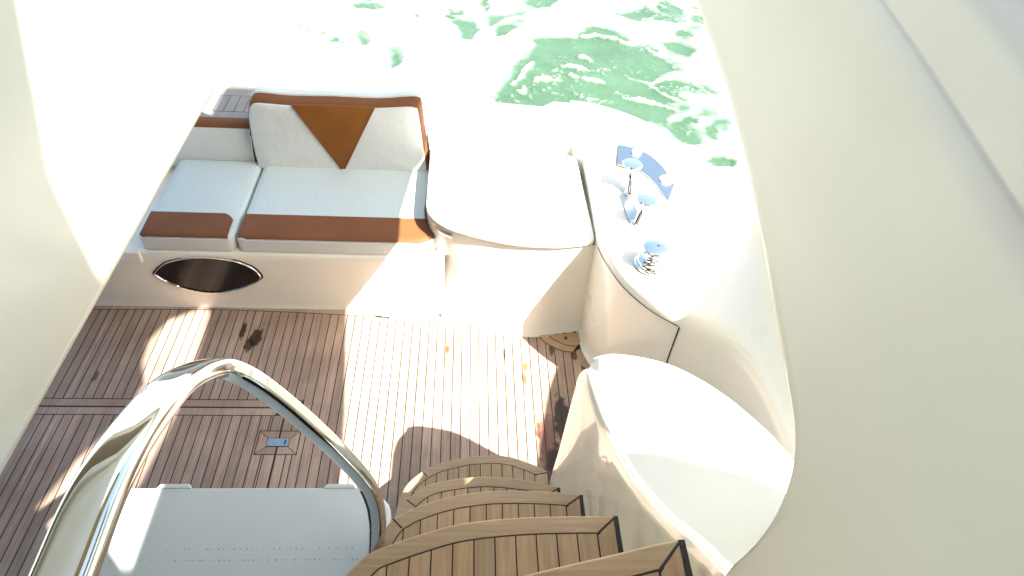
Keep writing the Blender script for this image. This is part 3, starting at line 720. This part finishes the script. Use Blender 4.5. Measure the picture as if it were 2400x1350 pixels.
# ------------------------------------------------------------ staircase
st = thing('staircase', 'curving flight of five teak treads going down to the cockpit', 'staircase', (.1, 1.0, 0))
TZ = [.27, .70, 1.12, 1.52, 1.93]
NOSE = [
 [(1285, 1105), (1240, 1085), (1180, 1068), (1110, 1069), (1080, 1074), (1040, 1083), (1010, 1094), (985, 1108), (957, 1132), (940, 1160), (929, 1200), (924, 1240)],
 [(1312, 1143), (1260, 1130), (1200, 1121), (1130, 1117), (1060, 1124), (1010, 1135), (980, 1150), (954, 1172), (935, 1195), (924, 1216), (905, 1260)],
 [(1365, 1160), (1300, 1153), (1200, 1150), (1120, 1154), (1040, 1168), (968, 1192), (940, 1207), (922, 1218), (900, 1244), (873, 1291), (860, 1330)],
 [(1447, 1210), (1350, 1210), (1250, 1212), (1150, 1219), (1060, 1232), (964, 1260), (915, 1277), (870, 1295), (840, 1320), (817, 1344), (800, 1380)],
 [(1603, 1265), (1540, 1276), (1450, 1298), (1350, 1321), (1250, 1345), (1150, 1375), (1060, 1410), (980, 1460), (930, 1510)]]
JOINT = [((990, 1105), (1001, 1117)), ((954, 1172), (973, 1186)), ((922, 1217), (942, 1238)), None, None]
for i, (z, nz) in enumerate(zip(TZ, NOSE)):
    P = [atz(a_, b_, z) for a_, b_ in nz]; nose = sp2(P, 4)
    xr = nose[0][0] - (.002 if i else .0); yb = nose[0][1] - .46
    poly = nose + [(nose[-1][0]+.02, min(nose[-1][1]-.05, yb)), (nose[0][0], yb)]     # clockwise? from right over the top to left
    ar = sum(poly[k][0]*poly[(k+1) % len(poly)][1]-poly[(k+1) % len(poly)][0]*poly[k][1] for k in range(len(poly)))
    if ar < 0: poly = poly[::-1]; 
    tread = mesh('tread', *prism_vf(poly, z-.042, z-.0035), 'teak_margin', st, bevel=.003); tinted(tread, None)
    wd = .042; wi = wd+.0045
    xc = sum(p[0] for p in nose)/len(nose)
    def off(P_, d):
        o = []
        for k in range(len(P_)):
            a_, b_ = Vector(P_[max(0, k-1)]), Vector(P_[min(len(P_)-1, k+1)]); t = (b_-a_).normalized(); nrm = Vector((-t.y, t.x))
            if nrm.y > 0 and abs(nrm.y) > .2 or (abs(nrm.y) <= .2 and nrm.x < 0): nrm = -nrm
            o.append((P_[k][0]+nrm.x*d, P_[k][1]+nrm.y*d))
        return o
    n1 = off(nose, .002); n2 = off(nose, wd); n3 = off(nose, wi)
    xe = nose[0][0] - .010; xm = nose[0][0] - .010-.045
    if i == 0: xe = nose[0][0]-.004; xm = xe-.06
    # dark bed for the caulking
    bed = mesh('caulk_bed', *prism_vf([p if False else p for p in (lambda q: q if sum(q[k][0]*q[(k+1) % len(q)][1]-q[(k+1) % len(q)][0]*q[k][1] for k in range(len(q))) > 0 else q[::-1])(off(nose, .003) + [(nose[-1][0]+.02, min(nose[-1][1]-.05, yb)), (nose[0][0]-.001, yb)])], z-.004, z-.0012), 'caulk', st, smooth=False)
    # nosing band following the curve, rounded over the edge
    rb = []
    for a_, b_, c_ in zip(off(nose, -.004), off(nose, .004), n2): rb.append([(a_[0], a_[1], z-.040), (a_[0], a_[1], z-.008), ((a_[0]*.4+b_[0]*.6), (a_[1]*.4+b_[1]*.6), z-.0015), (b_[0], b_[1], z), (c_[0], c_[1], z), (c_[0], c_[1], z-.003)])
    # cut the right end of the band on the mitre
    V, Fc = loft(rb)
    keep = []
    for f in Fc:
        if all(V[q][0] <= xe+.0005 for q in f) or i == 0: keep.append(f)
    V = [(min(v[0], xe), v[1], v[2]) for v in V]
    nb = mesh('nosing', V, Fc, 'teak_margin', st, angle=50); tinted(nb, None)
    # planks
    ix_ = [p[0] for p in n3]; iy_ = [p[1] for p in n3]
    kmin = min(range(len(ix_)), key=lambda k: ix_[k]); upx = ix_[:kmin+1][::-1]; upy = iy_[:kmin+1][::-1]
    fy = lambda x: float(np.interp(x, upx, upy))
    pls = []; ph = {0: .0, 1: .02, 2: .012, 3: .0, 4: .03}[i]; x = xm-.0035; ends = []
    while x > upx[0]+.004:
        a_ = max(x-.0465, upx[0]+.001); mids = [q for q in upx if a_+.003 < q < x-.003]
        tops = [(a_, fy(a_))] + [(q, fy(q)) for q in mids] + [(x, fy(x))]
        pls.append([(a_, yb+.01), (x, yb+.01)] + tops[::-1]); x -= .05
    # right margin board with its mitred end
    ye = fy(xm); yn = nose[0][1]
    pls.append([(xm+.0005, yb+.01), (xe-.0015, yb+.01), (xe-.0015, yn-.010), (xm+.0005, ye-.004)])
    fl_ = flat('planks', pls, z+.0006, 'teak_tread', st, .12)
    # mitre seam and end joint
    sm_ = [sweep([Vector((xm-.001, ye+.001, z+.0002)), Vector((xe, yn-.006, z+.0002))], .0028, .0012, seg=6)]
    if JOINT[i]:
        (p0, p1) = JOINT[i]; a_ = atz(*p0, z); b_ = atz(*p1, z); sm_.append(sweep([Vector((*a_, z+.0005)), Vector((*b_, z+.0005))], .0024, .0012, seg=6))
    if i: sm_.append(box_vf(xe-.0005, xe+.011, yb, yn-.0005, z-.01, z+.0015))
    ms_ = [mesh('caulk_seam', *q, 'caulk', st) for q in sm_]
    # support under each tread
    su = mesh('tread_support', *prism_vf([(-.02, yb+.05), (xe-.01, yb+.05), (xe-.01, yn-.09), (-.02, yn-.09)], z-.11, z-.043), 'gelcoat', st, bevel=.01)
    fix(st, tread, bed, nb, fl_, su, *ms_)
V, Fc = prism_vf([(0, 0), (0.02, 0), (.02, 1.55), (0, 1.55)], 0, 1)
sx0 = .06
V = []
pr_ = [(1.5, .02), (1.5, .20), (.25, 1.95), (.05, 1.95), (.05, 1.6), (1.2, .02)]
V, Fc = prism_vf(pr_, sx0, sx0+.05); V = [(z, x, y) for x, y, z in V]; sg = mesh('stringer', V, Fc, 'gelcoat', st, bevel=.01); fix(st, sg)

# side wall of the stairs with its broad sloping cap
sw = thing('stair_side_wall', 'glossy cream side wall beside the stairs with a broad sloping rounded cap', 'side wall', (.5, 1.2, 0))
inn_c = [aty(1366, 864, 1.66), aty(1374, 866, 1.59), aty(1388, 900, 1.49), aty(1403, 942, 1.40), aty(1425, 1000, 1.28), aty(1455, 1062, 1.10), aty(1492, 1122, .93), aty(1540, 1180, .79), aty(1600, 1234, .66), aty(1660, 1286, .56), (.443, .46, 2.03), (.440, .38, 2.09), (.438, .28, 2.17), (.437, -.3, 2.5)]
out_px = [(1392, 840, 1.17), (1412, 835, 1.18), (1445, 832, 1.19), (1515, 842, 1.19), (1580, 861, 1.19), (1645, 894, 1.19), (1705, 934, 1.22), (1760, 979, 1.26), (1805, 1021, 1.31), (1845, 1066, 1.37), (1885, 1120, 1.44), (1905, 1160, 1.49), (1920, 1190, 1.54), (1940, 1250, 1.64), (1965, 1400, 1.9)]
ou_c = [(*atz(a_, b_, z), z) for a_, b_, z in out_px]
I = [Vector(p) for p in spline(inn_c, 5)]; O_ = [Vector(p) for p in spline(ou_c, 5)]
rows = []
for k, (a_, b_) in enumerate(zip(I, O_)):
    base_x = .468 if a_.y > .9 else .468-.0*(.9-a_.y)
    xb = float(np.interp(a_.y, [-.3, .5, 1.0, 1.68], [.425, .428, .43, .41]))
    r = [(xb-.004, a_.y, .003), (xb, a_.y, .04), (xb+(a_.x-xb)*.5, a_.y, a_.z*.5), (a_.x-.012, a_.y, a_.z-.06), (a_.x-.006, a_.y, a_.z-.018), (a_.x+.004, a_.y, a_.z-.004), (a_.x+.014, a_.y, a_.z)]
    # small step then the cap
    st0 = Vector((a_.x+.022, a_.y, a_.z-.002))
    for j in range(1, 11):
        t = j/10; p = st0.lerp(b_, t); p.z += .035*math.sin(math.pi*t)**.8*min(1, k/14) ; r.append(tuple(p))
    d = Vector((b_.x-a_.x, b_.y-a_.y, 0)).normalized()
    if k < 20: d = d.lerp(Vector((.0, 1, 0)), .75).normalized()
    r += [tuple(b_+d*.012+Vector((0, 0, -.008))), tuple(b_+d*.02+Vector((0, 0, -.03))), tuple(b_+d*.022+Vector((0, 0, -.12))), (b_.x+d.x*.02, b_.y+d.y*.02, .003)]
    rows.append(r)
V, Fc = loft([r[:7] for r in rows]); wl = mesh('wall_face', V, Fc, 'gelcoat_mirror', sw, angle=75)
V, Fc = loft([r[6:] for r in rows]); wc = mesh('wall_cap', V, Fc, 'gelcoat_cap', sw, angle=75)
V = list(rows[0]); we = mesh('end_face', V, [tuple(range(len(V)))], 'gelcoat_mirror', sw); fix(sw, wl, wc, we)

# ------------------------------------------------------------ bar cabinet
bc = thing('bar_cabinet', 'white wet bar cabinet with a closed hinged lid at the foot of the handrail', 'cabinet', (-.8, .9, 0))
P = rrect(-1.14, -.226, .35, 1.262, .05, 6, (.05, .05, .075, .05))
cab = mesh('cabinet_body', *prism_vf(P, .0, .868), 'gelcoat_bright', bc, bevel=.014, seg=4)
lidp = rrect(-1.125, -.272, .40, 1.268, .02, 5, (.02, .02, .05, .02))
lid_ = mesh('lid', *prism_vf(lidp, .872, .90), 'bar_top', bc, bevel=.006, seg=3)
hg = []
for (a_, b_) in ((372, 446), (763, 830)):
    xa, ya = atz(a_, 1137, .905); xb_, yb_ = atz(b_, 1137, .905); y0_ = 1.268
    hg.append(mesh('hinge_tab', *prism_vf([(xa-.008, y0_-.004), (xb_+.008, y0_-.004), (xb_-.004, y0_+.014), (xa+.004, y0_+.014)], .876, .9035), 'bar_top', bc, bevel=.004))
dots = []
rnd = random.Random(4)
for (y_, x0_, x1_, n_) in ((1.049, -.92, -.32, 34), (1.012, -1.08, -.30, 52)):
    for k in range(n_):
        if rnd.random() < .22: continue
        x = x0_+(x1_-x0_)*k/n_ + rnd.uniform(-.003, .003); s = rnd.uniform(.0012, .0026); dots.append(box_vf(x-s, x+s, y_-s, y_+s, .9002, .9008))
gg = N('faint_dot'); gg.set(Base_Color=(.38, .44, .44, 1), Roughness=.5)
dt = mesh('dotted_seam', *join(*dots), 'faint_dot', bc, smooth=False); dt['kind'] = 'stuff'
fix(bc, cab, lid_, dt, *hg)

# ------------------------------------------------------------ handrail
hr = thing('handrail', 'broad polished steel handrail arching over the bar cabinet beside the stairs', 'handrail', (-.45, .8, 1.2))
ctrl = [(-.455, -.05, 2.24), (-.468, .20, 2.235), atd(150, 1350, .85), atd(218, 1180, .93), atd(273, 1075, 1.01), atd(335, 985, 1.12), atd(395, 915, 1.25), atd(445, 880, 1.38), atd(500, 862, 1.50), atd(545, 869, 1.56), atd(600, 897, 1.60), atd(685, 962, 1.68), atd(770, 1037, 1.76), atd(838, 1107, 1.86), atd(870, 1155, 1.92), atd(884, 1215, 1.99), atd(882, 1290, 2.06), atd(872, 1360, 2.12)]
path = spline(ctrl, 10)
V, Fc = sweep2(path, .038, .021, (1, 0, .05), seg=48, sq=3.4, sc=lambda t: float(np.interp(t, [0, .45, .6, .78, 1], [1, 1, .86, .68, .6]))); rl = mesh('rail', V, Fc, 'steel', hr, angle=60)
gpath = [Vector(p)+Vector((-.016, -.008, -.008)) for p in path[-34:]]
V, Fc = sweep(gpath, .007, .007, up=(0, .25, .97), seg=10); rb_ = mesh('rubber_strip', V, Fc, 'black_rubber', hr)
ft_ = mesh('rail_foot', *lathe([(.05, -.02), (.05, 0), (.03, .006)], path[-1]+Vector((0, 0, -.02)), (0, 0, 1), 24), 'steel', hr)
fix(hr, rl, rb_, ft_)

# ------------------------------------------------------------ flybridge walls round the stair opening
fw_ = thing('flybridge_side_wall', 'cream gelcoat wall in shade on the right edge of the stair opening', 'flybridge wall', (.6, 1.0, 2.3))
LZ = lambda z: .20*(max(0, z-1.98)/.70)**1.7
edge = [(.80, 3.05, 2.30), (.735, 2.55, 2.30), (.705, 2.134, 2.30), (.675, 1.80, 2.30), (.653, 1.584, 2.30), (.617, 1.33, 2.30), (.585, 1.129, 2.30), (.56, .98, 2.30), (.54, .873, 2.30), (.515, .74, 2.30), (.495, .635, 2.299), (.4835, .56, 2.293), (.465, .502, 2.27), (.461, .463, 2.22), (.455, .447, 2.15), (.447, .449, 2.07), (.440, .435, 2.035), (.437, .38, 2.02), (.437, .2, 2.0), (.437, -.5, 2.0)]
E_ = spline(edge, 4); rows = []
for k, e in enumerate(E_):
    # the wall leans outwards; two steps near its top
    y = e.y; ztop = 2.74
    Bx = e.x-LZ(2.3) if e.y > .6 else .4365-.15*(.6-e.y)
    xw = lambda z, Bx=Bx: Bx + LZ(z)
    e = Vector((xw(e.z), e.y, e.z))
    yy = min(y, y)
    r = [(e.x+.05, e.y+.0, e.z+.0), (e.x+.022, e.y, e.z-.012), (e.x+.006, e.y, e.z-.008), (e.x, e.y, e.z+.008)]
    zs = [e.z+.02] + [e.z+.02+(2.655-e.z-.02)*q/9 for q in range(1, 10)]
    for z in zs: r.append((xw(z), y, z))
    r += [(xw(2.66)+.002, y, 2.6590), (xw(2.66)+.005, y, 2.660), (xw(2.66)+.007, y, 2.664), (xw(2.66)+.030, y, 2.735), (xw(2.66)+.042, y, 2.755), (xw(2.66)+.06, y, 2.762)]
    xo = float(np.interp(y, [-.5, .34, .38, .50, .58, .827, 1.18, 1.99, 2.5, 3.05], [1.58, 1.50, 1.29, 1.03, .955, .951, .93, .831, .80, .86]))
    r += [(max(xo, xw(2.66)+.1), y, 2.755), (max(xo+.01, xw(2.66)+.11), y, 2.70), (max(xo, e.x+.055), y, 2.34), (max(xo-.01, e.x+.052), y, 2.30), (e.x+.051, y, e.z+.001)]
    rows.append(r)
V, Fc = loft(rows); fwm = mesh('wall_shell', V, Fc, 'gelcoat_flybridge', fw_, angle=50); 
ds_ = mesh('wind_deflector', *loft([[(1.05, y, 2.70), (1.07, y, 2.86), (1.12, y, 3.0), (1.132, y, 3.0), (1.082, y, 2.86), (1.065, y, 2.70)] for y in np.linspace(-.5, 2.2, 12)], True), 'teal_glass', fw_, angle=50)
fix(fw_, fwm, ds_)
# left wall
lw = thing('flybridge_opening_wall', 'white sunlit wall on the left edge of the stair opening', 'flybridge wall', (-.57, 1.0, 2.3))
rows = []
for y in np.linspace(-.6, 3.3, 40):
    rows.append([(-.66, y, 2.29), (-.60, y, 2.285), (-.578, y, 2.288), (-.567, y, 2.298), (-.565, y, 2.312), (-.566, y, 2.40), (-.570, y, 2.60), (-.576, y, 2.85), (-.59, y, 2.93), (-.63, y, 2.95), (-.75, y, 2.95)])
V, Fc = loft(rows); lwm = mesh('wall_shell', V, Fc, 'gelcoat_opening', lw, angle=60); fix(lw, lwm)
fd = thing('flybridge_deck', 'flybridge deck slab with darkened underside roofing the port side of the cockpit', 'flybridge deck', (-2, 1, 2.3))
fdm = mesh('deck_slab', *box_vf(-3.5, -.661, -1.5, 2.9, 2.29, 2.40), 'offscreen_tan', fd, bevel=.02)  # dark material keeps bounce off the planks below
fdm2 = mesh('forward_slab', *box_vf(-.661, 1.6, -1.5, -.12, 2.29, 2.40), 'gelcoat_bright', fd, bevel=.02); fix(fd, fdm, fdm2)
pbw = tag(mesh('port_blocker', *box_vf(-3.36, -3.30, .21, 2.6, 0, .75), 'dark_glass', bevel=.02), 'unseen dark panel added to cut light from the port side', 'light blocker')  # unseen panel, added to darken the deck on the port side
cbk = tag(mesh('cabin_bulkhead', *box_vf(-3.4, -.1, .12, .20, 0, 2.28), 'dark_glass', bevel=.02), 'unseen cabin bulkhead, glass darkened to cut bounce, closing the forward end of the cockpit', 'bulkhead')  # out of view, added for reflections; dark to lower bounce

# unseen panel added on the starboard side to shade coaming and side deck
wg = thing('side_blocker', 'unseen tall cream panel added to shade the coaming and side deck', 'wing', (1.62, 1, .9))
V, Fc = prism_vf(sp2([(3.0, .83), (2.8, .93), (2.5, 1.16), (2.1, 1.46), (1.7, 1.66), (1.2, 1.8), (.8, 1.95), (.45, 2.28)], 6) + [(-1.2, 2.28), (-1.2, .83)], 1.60, 1.66); V = [(z, x, y) for x, y, z in V]
wgm = mesh('blocker_panel', V, Fc, 'gelcoat', wg, bevel=.015); fix(wg, wgm)

# unseen overhead panels, outlines shaped to cast the shadows and sun patches below
HT = 4.6
ht = thing('overhead_blocker', 'unseen tan panels added overhead to shape the shadows and sun patches', 'overhead_blocker', (0, 0, HT))
hp = []
hp.append(mesh('front_panel', *prism_vf([(-3.4, -3), (3.3, -3), (3.3, -.80), (2.85, -.55), (2.66, -.43), (2.61, -.19), (2.251, -.17), (2.251, -.62), (1.47, -.62), (1.05, -.20), (.961, -.159), (.815, -.062), (.66, .142), (.3, .56), (-.15, .85), (-.15, 4.8), (-3.4, 4.8)], HT, HT+.06), 'offscreen_tan', ht))
hp.append(mesh('side_panel', *prism_vf([(.982, -.175), (1.10, -.25), (1.18, .0), (1.28, .2), (1.345, .48), (1.275, .63), (1.257, .785), (1.325, .955), (1.47, 1.05), (1.526, 1.075), (1.57, .97), (1.586, .25), (1.54, -.15), (1.46, -.30), (1.46, -.619), (2.25, -.619), (2.25, 3.4), (.982, 3.4)], HT, HT+.06), 'offscreen_tan', ht))
fix(ht, *hp)
